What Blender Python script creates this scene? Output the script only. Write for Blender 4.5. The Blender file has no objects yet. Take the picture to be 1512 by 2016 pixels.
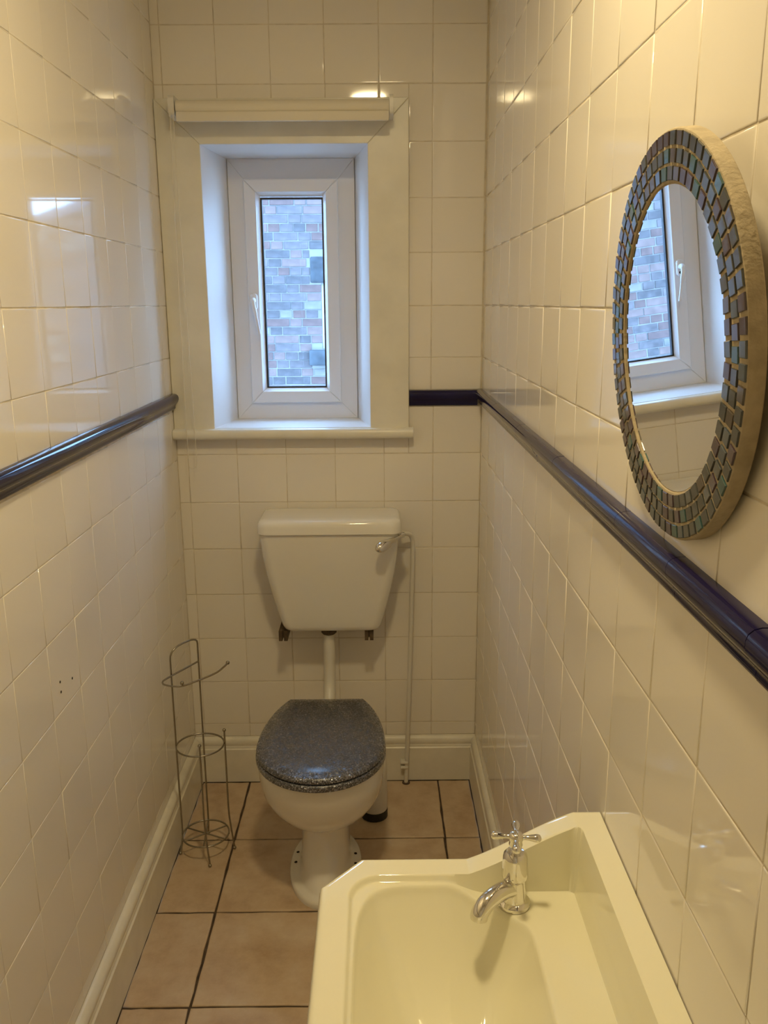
import bpy, bmesh, math, random
from mathutils import Vector, Matrix

random.seed(7)
scn = bpy.context.scene
COL = scn.collection

# ------------------------------------------------------------------ camera
F_PX = 1691.5
PITCH, YAW, ROLL = 0.2392, 0.0055, -0.0071
CAM = Vector((-0.3152, -2.6309, 1.5728))
cam_d = bpy.data.cameras.new('camera')
cam_d.sensor_fit = 'HORIZONTAL'
cam_d.sensor_width = 36.0
cam_d.lens = F_PX * 36.0 / 1512.0
cam_d.clip_start = 0.02
cam = bpy.data.objects.new('camera', cam_d)
COL.objects.link(cam)
_cp, _sp, _cy, _sy = math.cos(PITCH), math.sin(PITCH), math.cos(YAW), math.sin(YAW)
fw = Vector((_sy * _cp, _cy * _cp, -_sp))
rt = Vector((_cy, -_sy, 0))
up = rt.cross(fw)
r2 = rt * math.cos(ROLL) + up * math.sin(ROLL)
u2 = up * math.cos(ROLL) - rt * math.sin(ROLL)
m = Matrix((r2, u2, -fw)).transposed().to_4x4()
m.translation = CAM
cam.matrix_world = m
scn.camera = cam

# ------------------------------------------------------------------ world, exposure
SKY_COL = (0.34, 0.60, 1.0)
SKY_STR = 12.5
LAMP_COL = (1.0, 0.795, 0.43)
LAMP_STR = 176.0
w = bpy.data.worlds.new('overcast_sky')
scn.world = w
w.use_nodes = True
bg = w.node_tree.nodes['Background']
bg.inputs[0].default_value = (*SKY_COL, 1)
bg.inputs[1].default_value = SKY_STR
vs = scn.view_settings
vs.view_transform = 'Standard'
vs.look = 'None'
vs.exposure = 0.08
vs.gamma = 1.0
vs.use_curve_mapping = False
scn.cycles.max_bounces = 8
scn.cycles.diffuse_bounces = 5
scn.cycles.glossy_bounces = 4
scn.cycles.use_light_tree = False

# ------------------------------------------------------------------ dimensions
W = 0.94            # room width, right wall face x=0, left wall face x=-W, back wall face y=0
YD = -3.25          # door wall
H = 2.53            # ceiling
P = 0.152           # wall tile pitch
GAP = 0.0017

# ------------------------------------------------------------------ materials
def new_mat(name):
    mt = bpy.data.materials.new(name)
    mt.use_nodes = True
    nt = mt.node_tree
    return mt, nt, nt.nodes['Principled BSDF']

def simple(name, col, rough=0.5, metal=0.0, noise=0.0, scale=20.0, bump=0.0, bscale=60.0, coat=0.0, ior=1.5, emit=None):
    mt, nt, b = new_mat(name)
    b.inputs['Base Color'].default_value = (*col, 1)
    b.inputs['Roughness'].default_value = rough
    b.inputs['Metallic'].default_value = metal
    b.inputs['IOR'].default_value = ior
    b.inputs['Coat Weight'].default_value = coat
    if noise or bump:
        tc = nt.nodes.new('ShaderNodeTexCoord')
    if noise:
        n = nt.nodes.new('ShaderNodeTexNoise')
        n.inputs['Scale'].default_value = scale
        n.inputs['Detail'].default_value = 5
        nt.links.new(tc.outputs['Object'], n.inputs['Vector'])
        r = nt.nodes.new('ShaderNodeValToRGB')
        r.color_ramp.elements[0].position = 0.3
        r.color_ramp.elements[1].position = 0.7
        r.color_ramp.elements[0].color = (*[c * (1 - noise) for c in col], 1)
        r.color_ramp.elements[1].color = (*[min(1, c * (1 + noise)) for c in col], 1)
        nt.links.new(n.outputs['Fac'], r.inputs['Fac'])
        nt.links.new(r.outputs['Color'], b.inputs['Base Color'])
    if bump:
        n2 = nt.nodes.new('ShaderNodeTexNoise')
        n2.inputs['Scale'].default_value = bscale
        nt.links.new(tc.outputs['Object'], n2.inputs['Vector'])
        bp = nt.nodes.new('ShaderNodeBump')
        bp.inputs['Strength'].default_value = bump
        bp.inputs['Distance'].default_value = 0.002
        nt.links.new(n2.outputs['Fac'], bp.inputs['Height'])
        nt.links.new(bp.outputs['Normal'], b.inputs['Normal'])
    if emit:
        b.inputs['Emission Color'].default_value = (*emit[0], 1)
        b.inputs['Emission Strength'].default_value = emit[1]
    return mt

def tile_material():
    mt, nt, b = new_mat('cream_glazed_tile')
    oi = nt.nodes.new('ShaderNodeObjectInfo')
    ramp = nt.nodes.new('ShaderNodeValToRGB')
    ramp.color_ramp.elements[0].color = (0.825, 0.780, 0.705, 1)
    ramp.color_ramp.elements[1].color = (0.860, 0.815, 0.740, 1)
    nt.links.new(oi.outputs['Random'], ramp.inputs['Fac'])
    nt.links.new(ramp.outputs['Color'], b.inputs['Base Color'])
    b.inputs['Roughness'].default_value = 0.055
    return mt

def floor_tile_material():
    mt, nt, b = new_mat('mottled_terracotta_tile')
    tc = nt.nodes.new('ShaderNodeTexCoord')
    oi = nt.nodes.new('ShaderNodeObjectInfo')
    add = nt.nodes.new('ShaderNodeVectorMath')
    add.operation = 'ADD'
    nt.links.new(tc.outputs['Object'], add.inputs[0])
    nt.links.new(oi.outputs['Location'], add.inputs[1])
    n = nt.nodes.new('ShaderNodeTexNoise')
    n.inputs['Scale'].default_value = 9.0
    n.inputs['Detail'].default_value = 7
    n.inputs['Roughness'].default_value = 0.65
    nt.links.new(add.outputs[0], n.inputs['Vector'])
    r = nt.nodes.new('ShaderNodeValToRGB')
    e = r.color_ramp.elements
    e[0].position = 0.30; e[0].color = (0.45, 0.315, 0.20, 1)
    e[1].position = 0.72; e[1].color = (0.67, 0.55, 0.41, 1)
    mid = e.new(0.5); mid.color = (0.58, 0.44, 0.30, 1)
    nt.links.new(n.outputs['Fac'], r.inputs['Fac'])
    nt.links.new(r.outputs['Color'], b.inputs['Base Color'])
    b.inputs['Roughness'].default_value = 0.38
    bp = nt.nodes.new('ShaderNodeBump')
    bp.inputs['Strength'].default_value = 0.25
    bp.inputs['Distance'].default_value = 0.002
    nt.links.new(n.outputs['Fac'], bp.inputs['Height'])
    nt.links.new(bp.outputs['Normal'], b.inputs['Normal'])
    return mt

def glitter_material():
    mt, nt, b = new_mat('charcoal_glitter_lacquer')
    tc = nt.nodes.new('ShaderNodeTexCoord')
    v = nt.nodes.new('ShaderNodeTexVoronoi')
    v.inputs['Scale'].default_value = 360.0
    nt.links.new(tc.outputs['Object'], v.inputs['Vector'])
    geo = nt.nodes.new('ShaderNodeNewGeometry')
    sub = nt.nodes.new('ShaderNodeVectorMath'); sub.operation = 'SUBTRACT'
    sub.inputs[1].default_value = (0.5, 0.5, 0.5)
    nt.links.new(v.outputs['Color'], sub.inputs[0])
    sc = nt.nodes.new('ShaderNodeVectorMath'); sc.operation = 'SCALE'
    sc.inputs['Scale'].default_value = 0.75
    nt.links.new(sub.outputs[0], sc.inputs[0])
    ad = nt.nodes.new('ShaderNodeVectorMath'); ad.operation = 'ADD'
    nt.links.new(geo.outputs['Normal'], ad.inputs[0])
    nt.links.new(sc.outputs[0], ad.inputs[1])
    no = nt.nodes.new('ShaderNodeVectorMath'); no.operation = 'NORMALIZE'
    nt.links.new(ad.outputs[0], no.inputs[0])
    nt.links.new(no.outputs[0], b.inputs['Normal'])
    sep = nt.nodes.new('ShaderNodeSeparateColor')
    nt.links.new(v.outputs['Color'], sep.inputs[0])
    r = nt.nodes.new('ShaderNodeValToRGB')
    e = r.color_ramp.elements
    e[0].position = 0.0; e[0].color = (0.050, 0.052, 0.064, 1)
    e[1].position = 1.0; e[1].color = (0.80, 0.80, 0.90, 1)
    k = e.new(0.70); k.color = (0.16, 0.17, 0.21, 1)
    k = e.new(0.95); k.color = (0.42, 0.43, 0.52, 1)
    nt.links.new(sep.outputs[1], r.inputs['Fac'])
    nt.links.new(r.outputs['Color'], b.inputs['Base Color'])
    b.inputs['Metallic'].default_value = 0.75
    b.inputs['Roughness'].default_value = 0.30
    b.inputs['Coat Weight'].default_value = 1.0
    b.inputs['Coat Roughness'].default_value = 0.22
    return mt

def glass_material(name='clear_window_glass'):
    mt, nt, b = new_mat(name)
    nt.nodes.remove(b)
    out = nt.nodes['Material Output']
    tr = nt.nodes.new('ShaderNodeBsdfTransparent')
    tr.inputs[0].default_value = (0.95, 0.97, 0.98, 1)
    gl = nt.nodes.new('ShaderNodeBsdfGlossy')
    gl.inputs['Roughness'].default_value = 0.01
    geo = nt.nodes.new('ShaderNodeNewGeometry')
    dot = nt.nodes.new('ShaderNodeVectorMath'); dot.operation = 'DOT_PRODUCT'
    nt.links.new(geo.outputs['Normal'], dot.inputs[0])
    nt.links.new(geo.outputs['Incoming'], dot.inputs[1])
    def mth(op, a, b=None):
        n_ = nt.nodes.new('ShaderNodeMath'); n_.operation = op
        for k_, v_ in enumerate((a, b)):
            if v_ is None: continue
            if isinstance(v_, (int, float)): n_.inputs[k_].default_value = v_
            else: nt.links.new(v_, n_.inputs[k_])
        return n_.outputs[0]
    inv = mth('SUBTRACT', 1.0, mth('ABSOLUTE', dot.outputs['Value']))
    fr_o = mth('ADD', mth('MULTIPLY', mth('POWER', inv, 5.0), 0.96), 0.04)   # Schlick reflectance of glass
    mx = nt.nodes.new('ShaderNodeMixShader')
    nt.links.new(fr_o, mx.inputs[0])
    nt.links.new(tr.outputs[0], mx.inputs[1])
    nt.links.new(gl.outputs[0], mx.inputs[2])
    nt.links.new(mx.outputs[0], out.inputs[0])
    return mt

M = {}
M['tile'] = tile_material()
M['grout'] = simple('pale_grout', (0.66, 0.59, 0.48), 0.85, noise=0.15, scale=35, bump=0.3)
M['floor_tile'] = floor_tile_material()
M['floor_grout'] = simple('dark_dirty_grout', (0.075, 0.050, 0.033), 0.9, noise=0.4, scale=40)
M['paint'] = simple('cream_gloss_paint', (0.80, 0.77, 0.67), 0.30, noise=0.05, scale=12, bump=0.10, bscale=14)
M['skirt_paint'] = simple('cream_skirting_paint', (0.79, 0.75, 0.65), 0.35, noise=0.08, scale=10, bump=0.12, bscale=18)
M['plaster'] = simple('white_reveal_paint', (0.84, 0.84, 0.84), 0.45, bump=0.10, bscale=25)
M['ceiling'] = simple('white_ceiling_paint', (0.84, 0.82, 0.77), 0.8)
M['upvc'] = simple('white_plastic_frame', (0.80, 0.81, 0.84), 0.28)
M['gasket'] = simple('black_rubber_gasket', (0.012, 0.014, 0.022), 0.5)
M['glass'] = glass_material()
M['navy'] = simple('navy_glazed_rail', (0.012, 0.010, 0.055), 0.07, ior=1.38)
M['ceramic'] = simple('white_vitreous_china', (0.83, 0.80, 0.72), 0.07, coat=0.3)
M['basin'] = simple('cream_vitreous_china', (0.88, 0.85, 0.66), 0.07, coat=0.3)
M['plastic'] = simple('white_plastic_pipe', (0.74, 0.71, 0.64), 0.30)
M['chrome'] = simple('polished_chrome', (0.78, 0.76, 0.72), 0.07, 1.0)
M['wire'] = simple('dull_chrome_wire', (0.36, 0.33, 0.28), 0.25, 1.0)
M['bracket'] = simple('rusty_dark_bracket', (0.085, 0.055, 0.028), 0.6, noise=0.5, scale=60)
M['glitter'] = glitter_material()
M['rubber'] = simple('black_rubber', (0.015, 0.015, 0.013), 0.5)
M['hole'] = simple('dark_screw_hole', (0.02, 0.012, 0.008), 0.8)
M['mirror'] = simple('silvered_mirror', (0.90, 0.91, 0.91), 0.0, 1.0)
M['sand'] = simple('sandy_mosaic_grout', (0.42, 0.35, 0.24), 0.85, noise=0.15, scale=60, bump=0.5, bscale=220)
MOS = [simple('mosaic_slate', (0.053, 0.059, 0.062), 0.12, coat=0.3),
       simple('mosaic_plum', (0.065, 0.043, 0.059), 0.12, coat=0.3),
       simple('mosaic_teal', (0.037, 0.096, 0.102), 0.12, coat=0.3),
       simple('mosaic_bronze', (0.074, 0.059, 0.046), 0.12, coat=0.3),
       simple('mosaic_blue_grey', (0.062, 0.081, 0.105), 0.12, coat=0.3)]
M['blind'] = simple('cream_blind_fabric', (0.76, 0.71, 0.60), 0.6, bump=0.08, bscale=200)
M['cord'] = simple('cream_cord', (0.74, 0.69, 0.58), 0.5)
M['lampglass'] = simple('glowing_opal_glass', (0.85, 0.82, 0.75), 0.25, emit=(LAMP_COL, LAMP_STR))
M['lampbase'] = simple('white_lamp_base', (0.80, 0.78, 0.72), 0.4)
M['door'] = simple('white_door_paint', (0.76, 0.73, 0.66), 0.35)
M['mortar'] = simple('pale_mortar', (0.17, 0.165, 0.16), 0.95, noise=0.2, scale=8)
BRK = [simple('brick_red', (0.099, 0.062, 0.057), 0.9, noise=0.25, scale=14, bump=0.4),
       simple('brick_pink', (0.132, 0.090, 0.083), 0.9, noise=0.2, scale=14, bump=0.4),
       simple('brick_purple_grey', (0.085, 0.074, 0.077), 0.9, noise=0.3, scale=14, bump=0.4),
       simple('brick_sooty', (0.068, 0.063, 0.067), 0.9, noise=0.3, scale=14, bump=0.4),
       simple('brick_pale', (0.134, 0.126, 0.118), 0.9, noise=0.2, scale=14, bump=0.4),
       simple('brick_mauve', (0.098, 0.083, 0.086), 0.9, noise=0.25, scale=14, bump=0.4)]
M['stone'] = simple('blackened_stone', (0.045, 0.055, 0.065), 0.9, noise=0.4, scale=9, bump=0.4)
M['white_wood'] = simple('white_window_paint', (0.52, 0.54, 0.54), 0.5)
M['yard'] = simple('grey_yard_concrete', (0.35, 0.34, 0.33), 0.9, noise=0.2, scale=3)
M['slate'] = simple('grey_roof_slate', (0.12, 0.13, 0.15), 0.8, noise=0.2, scale=10)

# ------------------------------------------------------------------ helpers
def link_mesh(name, me, mat=None, parent=None, loc=None):
    o = bpy.data.objects.new(name, me)
    COL.objects.link(o)
    if mat is not None and len(me.materials) == 0:
        me.materials.append(mat)
    if parent is not None:
        o.parent = parent
    if loc is not None:
        o.location = loc
    return o

def smooth(me, on=True):
    for p in me.polygons:
        p.use_smooth = on

def bm_obj(name, bm, mat, parent=None, loc=None, sm=False, sharp=None):
    me = bpy.data.meshes.new(name)
    bmesh.ops.recalc_face_normals(bm, faces=bm.faces)
    bm.to_mesh(me)
    bm.free()
    if sm:
        smooth(me)
        if sharp:
            me.set_sharp_from_angle(angle=math.radians(sharp))
    return link_mesh(name, me, mat, parent, loc)

def empty(name, loc=(0, 0, 0), label=None, cat=None, group=None, kind=None):
    o = bpy.data.objects.new(name, None)
    o.empty_display_size = 0.05
    COL.objects.link(o)
    o.location = loc
    return tag(o, label, cat, group, kind)

def tag(o, label=None, cat=None, group=None, kind=None):
    if label: o['label'] = label
    if cat: o['category'] = cat
    if group: o['group'] = group
    if kind: o['kind'] = kind
    return o

def add_box(bm, lo, hi):
    x0, y0, z0 = lo; x1, y1, z1 = hi
    vs_ = [bm.verts.new(v) for v in ((x0, y0, z0), (x1, y0, z0), (x1, y1, z0), (x0, y1, z0),
                                     (x0, y0, z1), (x1, y0, z1), (x1, y1, z1), (x0, y1, z1))]
    for f in ((0, 3, 2, 1), (4, 5, 6, 7), (0, 1, 5, 4), (1, 2, 6, 5), (2, 3, 7, 6), (3, 0, 4, 7)):
        bm.faces.new([vs_[i] for i in f])

def box(name, lo, hi, mat, parent=None, bevel=0.0, seg=2, sm=True):
    bm = bmesh.new()
    add_box(bm, lo, hi)
    if bevel:
        bmesh.ops.bevel(bm, geom=bm.edges[:], offset=bevel, segments=seg, affect='EDGES', profile=0.5)
    return bm_obj(name, bm, mat, parent, sm=bool(bevel) and sm, sharp=40 if bevel else None)

def loft(bm, rings, cap0=True, cap1=True, closed=True):
    vr = [[bm.verts.new(p) for p in r] for r in rings]
    n = len(rings[0])
    for a, b in zip(vr[:-1], vr[1:]):
        for i in range(n if closed else n - 1):
            j = (i + 1) % n
            bm.faces.new((a[i], a[j], b[j], b[i]))
    if cap0: bm.faces.new(list(reversed(vr[0])))
    if cap1: bm.faces.new(vr[-1])
    return vr

def lathe(bm, prof, axis_o=(0, 0, 0), axis=(0, 0, 1), n=24, cap=True):
    ax = Vector(axis).normalized()
    u = ax.orthogonal().normalized()
    v = ax.cross(u)
    o = Vector(axis_o)
    rings = []
    for r, h in prof:
        r = max(r, 1e-5)
        rings.append([o + ax * h + (u * math.cos(2 * math.pi * k / n) + v * math.sin(2 * math.pi * k / n)) * r for k in range(n)])
    loft(bm, rings, cap, cap)

def catmull(pts, sub=6):
    pts = [Vector(p) for p in pts]
    out = []
    for i in range(len(pts) - 1):
        p0 = pts[max(i - 1, 0)]; p1 = pts[i]; p2 = pts[i + 1]; p3 = pts[min(i + 2, len(pts) - 1)]
        for k in range(sub):
            t = k / sub
            out.append(0.5 * ((2 * p1) + (-p0 + p2) * t + (2 * p0 - 5 * p1 + 4 * p2 - p3) * t * t + (-p0 + 3 * p1 - 3 * p2 + p3) * t ** 3))
    out.append(pts[-1])
    return out

def tube(bm, pts, r, n=10, closed=False):
    pts = [Vector(p) for p in pts]
    rad = r if isinstance(r, (list, tuple)) else [r] * len(pts)
    N = len(pts)
    tang = []
    for i in range(N):
        if closed:
            t = pts[(i + 1) % N] - pts[i - 1]
        else:
            t = pts[min(i + 1, N - 1)] - pts[max(i - 1, 0)]
        tang.append(t.normalized())
    u = tang[0].orthogonal().normalized()
    rings = []
    for i in range(N):
        u = (u - tang[i] * u.dot(tang[i])).normalized()
        v = tang[i].cross(u)
        rings.append([pts[i] + (u * math.cos(2 * math.pi * k / n) + v * math.sin(2 * math.pi * k / n)) * rad[i] for k in range(n)])
    if closed:
        rings.append(rings[0])
        loft(bm, rings, False, False)
        bmesh.ops.remove_doubles(bm, verts=bm.verts, dist=1e-6)
    else:
        loft(bm, rings)

def tube_obj(name, pts, r, mat, parent=None, n=10, closed=False):
    bm = bmesh.new()
    tube(bm, pts, r, n, closed)
    return bm_obj(name, bm, mat, parent, sm=True, sharp=60)

def sphere_obj(name, c, r, mat, parent=None, n=12):
    bm = bmesh.new()
    bmesh.ops.create_uvsphere(bm, u_segments=n, v_segments=n // 2 + 2, radius=r)
    bmesh.ops.translate(bm, verts=bm.verts, vec=c)
    return bm_obj(name, bm, mat, parent, sm=True)

def prism(bm, prof, path0, path1, up_=(0, 0, 1), out=(0, -1, 0)):
    """sweep a closed (d, z) profile from path0 to path1; d along 'out', z along 'up_'"""
    a, b = Vector(path0), Vector(path1)
    o, u = Vector(out), Vector(up_)
    loft(bm, [[p + o * d + u * z for d, z in prof] for p in (a, b)])

def rrect(cx, cy, hx, hy, r, n=6):
    """rounded rectangle outline, counter-clockwise"""
    pts = []
    for sx, sy, a0 in ((1, 1, 0), (-1, 1, 90), (-1, -1, 180), (1, -1, 270)):
        for k in range(n + 1):
            a = math.radians(a0 + 90 * k / n)
            pts.append((cx + sx * (hx - r) + r * math.cos(a), cy + sy * (hy - r) + r * math.sin(a)))
    return pts

# ------------------------------------------------------------------ wall tiles
_tile_cache = {}
def tile_mesh(wd, ht, mat=None, thick=0.003, soft=0.6):
    key = (round(wd, 4), round(ht, 4), thick, soft)
    if key in _tile_cache:
        return _tile_cache[key]
    me = bpy.data.meshes.new('tile')
    rings = [(0.0, -thick), (0.0005 * soft, -0.0011 * soft), (0.0016 * soft, -0.00032 * soft), (0.0034 * soft, 0.0), (0.0060 * soft, 0.0)]
    verts, faces = [], []
    for ins, z in rings:
        hx, hy = max(wd / 2 - ins, 0.0005), max(ht / 2 - ins, 0.0005)
        verts += [(-hx, -hy, z), (hx, -hy, z), (hx, hy, z), (-hx, hy, z)]
    for k in range(len(rings) - 1):
        for i in range(4):
            j = (i + 1) % 4
            faces.append((4 * k + i, 4 * k + j, 4 * k + 4 + j, 4 * k + 4 + i))
    n = 4 * (len(rings) - 1)
    faces.append((n, n + 1, n + 2, n + 3))
    me.from_pydata(verts, [], faces)
    me.update()
    smooth(me)
    me.materials.append(mat or M['tile'])
    _tile_cache[key] = me
    return me

def frame_back(a, b):   # back wall: a = x, b = z
    return Matrix(((1, 0, 0, a), (0, 0, -1, 0), (0, 1, 0, b), (0, 0, 0, 1)))
def frame_right(a, b):  # right wall, faces -x: a = y, b = z
    return Matrix(((0, 0, -1, 0), (-1, 0, 0, a), (0, 1, 0, b), (0, 0, 0, 1)))
def frame_left(a, b):   # left wall, faces +x
    return Matrix(((0, 0, 1, -W), (1, 0, 0, a), (0, 1, 0, b), (0, 0, 0, 1)))
def frame_door(a, b):   # door wall, faces +y
    return Matrix(((-1, 0, 0, a), (0, 0, 1, YD), (0, 1, 0, b), (0, 0, 0, 1)))

def lay_tiles(wall, frame, cells, wob=0.0013, gap_a=GAP, soft=0.6):
    for (a0, a1, b0, b1) in cells:
        wd, ht = abs(a1 - a0) - gap_a, abs(b1 - b0) - GAP
        if wd < 0.006 or ht < 0.006:
            continue
        o = bpy.data.objects.new('tile', tile_mesh(wd, ht, soft=soft))
        COL.objects.link(o)
        o.parent = wall
        T = frame((a0 + a1) / 2, (b0 + b1) / 2)
        J = (Matrix.Translation((random.gauss(0, .0002), random.gauss(0, .0002), random.uniform(-.0002, .0004)))
             @ Matrix.Rotation(random.gauss(0, wob), 4, 'X') @ Matrix.Rotation(random.gauss(0, wob), 4, 'Y'))
        o.matrix_basis = T @ J

def field_tiles(wall, frame, cells, name='tile_field'):
    """tiles out of the photograph's view, joined into one part"""
    verts, faces = [], []
    for (a0, a1, b0, b1) in cells:
        wd, ht = abs(a1 - a0) - GAP, abs(b1 - b0) - GAP
        if wd < 0.006 or ht < 0.006:
            continue
        me = tile_mesh(wd, ht)
        T = frame((a0 + a1) / 2, (b0 + b1) / 2)
        base = len(verts)
        verts += [tuple(T @ v.co) for v in me.vertices]
        faces += [tuple(base + i for i in p.vertices) for p in me.polygons]
    me = bpy.data.meshes.new(name)
    me.from_pydata(verts, [], faces)
    me.update()
    smooth(me)
    o = link_mesh(name, me, M['tile'], wall)
    o['kind'] = 'stuff'
    return o

def breaks(lo, hi, ref, pitch=P):
    k = math.ceil((lo - ref) / pitch - 1e-6)
    out = [lo]
    while ref + k * pitch < hi - 1e-6:
        if ref + k * pitch > lo + 1e-6:
            out.append(ref + k * pitch)
        k += 1
    out.append(hi)
    return out

Z_SK = 0.160        # skirting top
RAIL_LO, RAIL_HI = 1.266, 1.313
def grid(a_lo, a_hi, a_ref_u, a_ref_l, z_ref_u, z_ref_l, rail_lo=RAIL_LO, rail_hi=RAIL_HI):
    cells = []
    for (zl, zh, zr, ar) in ((Z_SK, rail_lo, z_ref_l, a_ref_l), (rail_hi, H, z_ref_u, a_ref_u)):
        zb = breaks(zl, zh, zr)
        ab = breaks(a_lo, a_hi, ar)
        for i in range(len(ab) - 1):
            for j in range(len(zb) - 1):
                cells.append((ab[i], ab[i + 1], zb[j], zb[j + 1]))
    return cells

# ================================================================== SETTING
# window opening numbers
OX0, OX1, OZ0, OZ1 = -0.815, -0.340, 1.204, 2.011       # opening in the room face
FX0, FX1, FZ0, FZ1 = -0.777, -0.384, 1.202, 2.006       # plastic frame, recessed
FY = 0.200
TX1, TZ1 = -0.223, 2.131                                # surround outer edge
BT = 0.236                                               # back wall thickness
G = 0.0009                                              # grout recess

floor = box('floor', (-W - .1, YD - .1, -.08), (.1, .3, -.004), M['floor_grout'])
tag(floor, kind='structure')
ceil = box('ceiling', (-W - .1, YD - .1, H), (.1, .0, H + .08), M['ceiling'])
tag(ceil, kind='structure')

bm = bmesh.new()
for lo, hi in (((-W - .1, G, 0), (OX0 - .0, BT, H + .08)), ((OX1, G, 0), (.1, BT, H + .08)),
               ((OX0, G, 0), (OX1, BT, OZ0 - .03)), ((OX0, G, OZ1), (OX1, BT, H + .08))):
    add_box(bm, lo, hi)
wall_back = tag(bm_obj('wall_back', bm, M['grout']), kind='structure')
wall_left = tag(box('wall_left', (-W - .1, YD - .1, 0), (-W - G, G, H), M['grout']), kind='structure')
wall_right = tag(box('wall_right', (G, YD - .1, 0), (.1, G, H), M['grout']), kind='structure')

Z_U, Z_L, X_U, X_L = 1.5628, 1.1179, -0.1549, -0.1472
def hidden_by_trim(c):
    return c[1] <= TX1 + .004 and c[3] <= TZ1 + .003 and c[2] >= 1.165
cells = []
for c in grid(-W, 0, X_U, X_L, Z_U, Z_L):
    a0, a1, b0, b1 = c
    # cut tiles round the window surround
    if b0 >= RAIL_HI - .001 and a0 < TX1 and b0 < TZ1:
        if a1 > TX1:
            if b1 > TZ1:
                cells.append((TX1, a1, b0, b1)); cells.append((a0, TX1, TZ1, b1))
            else:
                cells.append((TX1, a1, b0, b1))
        elif b1 > TZ1:
            cells.append((a0, a1, TZ1, b1))
        continue
    if b1 > 1.19 and b1 <= RAIL_LO + .001 and a0 < TX1:
        if a1 > TX1:
            cells.append((TX1, a1, b0, b1)); cells.append((a0, TX1, b0, 1.185))
        else:
            cells.append((a0, a1, b0, 1.185))
        continue
    cells.append(c)
lay_tiles(wall_back, frame_back, cells)

cells = grid(-W * 0 + YD, 0, -0.0422, -0.0345, Z_U, Z_L)
lay_tiles(wall_right, frame_right, [c for c in cells if c[1] > -2.10])
field_tiles(wall_right, frame_right, [c for c in cells if c[1] <= -2.10])
L_LO, L_HI = 1.260, 1.308
cells = grid(YD, 0, -0.096, -0.060, 1.5675, 1.1035, L_LO, L_HI)
lay_tiles(wall_left, frame_left, [c for c in cells if c[1] > -1.45], .0011, .0010, .38)
field_tiles(wall_left, frame_left, [c for c in cells if c[1] <= -1.45])
for (y, z) in ((-1.016, .838), (-1.079, .859), (-1.079, .838)):
    bm = bmesh.new()
    lathe(bm, [(.0028, 0), (.0028, .0006)], (-W, y, z), (1, 0, 0), 10)
    bm_obj('screw_hole', bm, M['hole'], wall_left)

# door wall behind the camera with its door
DX0, DX1, DZ1 = -0.86, -0.10, 1.98
bm = bmesh.new()
add_box(bm, (-W - .1, YD - .1, 0), (DX0, YD, H)); add_box(bm, (DX1, YD - .1, 0), (.1, YD, H)); add_box(bm, (DX0, YD - .1, DZ1), (DX1, YD, H))
wall_front = tag(bm_obj('wall_front', bm, M['paint']), kind='structure')
door = empty('door_1', ((DX0 + DX1) / 2, YD, 0), kind='structure')
def dpart(nm, lo, hi, mat, bev=.003):
    o = box(nm, lo, hi, mat, door, bev)
    o.matrix_parent_inverse = Matrix.Translation(-Vector(((DX0 + DX1) / 2, YD, 0)))
    return o
dpart('door_leaf', (DX0 + .003, YD - .06, .006), (DX1 - .003, YD - .02, DZ1 - .003), M['door'])
for zz in ((.16, .80), (.98, 1.84)):
    dpart('panel', (DX0 + .11, YD - .024, zz[0]), ((DX0 + DX1) / 2 - .05, YD - .012, zz[1]), M['door'], .006)
    dpart('panel', ((DX0 + DX1) / 2 + .05, YD - .024, zz[0]), (DX1 - .11, YD - .012, zz[1]), M['door'], .006)
dpart('door_frame', (DX0 - .06, YD, .0), (DX0 - .001, YD + .016, DZ1 + .06), M['door'])
dpart('door_frame', (DX1 + .001, YD, .0), (DX1 + .06, YD + .016, DZ1 + .06), M['door'])
dpart('door_frame', (DX0 - .001, YD, DZ1 + .001), (DX1 + .001, YD + .016, DZ1 + .06), M['door'])
bm = bmesh.new()
lathe(bm, [(.024, 0), (.024, .006), (.010, .010), (.010, .035), (.024, .045), (.028, .058), (.022, .070), (.001, .074)], (DX0 + .06, YD - .02, 1.0), (0, 1, 0), 20)
o = bm_obj('door_knob', bm, M['chrome'], door, sm=True, sharp=50)
o.matrix_parent_inverse = Matrix.Translation(-Vector(((DX0 + DX1) / 2, YD, 0)))

# floor tiles
FT = 0.3178
fxb = [-W + .020, -0.7607, -0.4429, -0.1251, -.018]
fyb = [-.018, -.3397]
while fyb[-1] - FT > YD:
    fyb.append(fyb[-1] - FT)
fyb.append(YD)
def floor_tile_mesh(wd, ht):
    """slightly irregular edged floor tile"""
    me = bpy.data.meshes.new('tile')
    n = 7
    out = []
    for i in range(n): out.append((-wd / 2 + wd * i / n, -ht / 2))
    for i in range(n): out.append((wd / 2, -ht / 2 + ht * i / n))
    for i in range(n): out.append((wd / 2 - wd * i / n, ht / 2))
    for i in range(n): out.append((-wd / 2, ht / 2 - ht * i / n))
    bm = bmesh.new()
    rings = []
    jit = [(random.uniform(-.0013, .0013), random.uniform(-.0013, .0013)) for _ in out]
    for ins, z in ((0, -.008), (.0004, -.0018), (.0016, -.0004), (.004, 0), (.008, 0)):
        rings.append([(x * (1 - 2 * ins / wd) + j[0], y * (1 - 2 * ins / ht) + j[1], z) for (x, y), j in zip(out, jit)])
    loft(bm, rings, False, True)
    bmesh.ops.recalc_face_normals(bm, faces=bm.faces)
    bm.to_mesh(me); bm.free()
    smooth(me)
    me.materials.append(M['floor_tile'])
    return me
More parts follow.
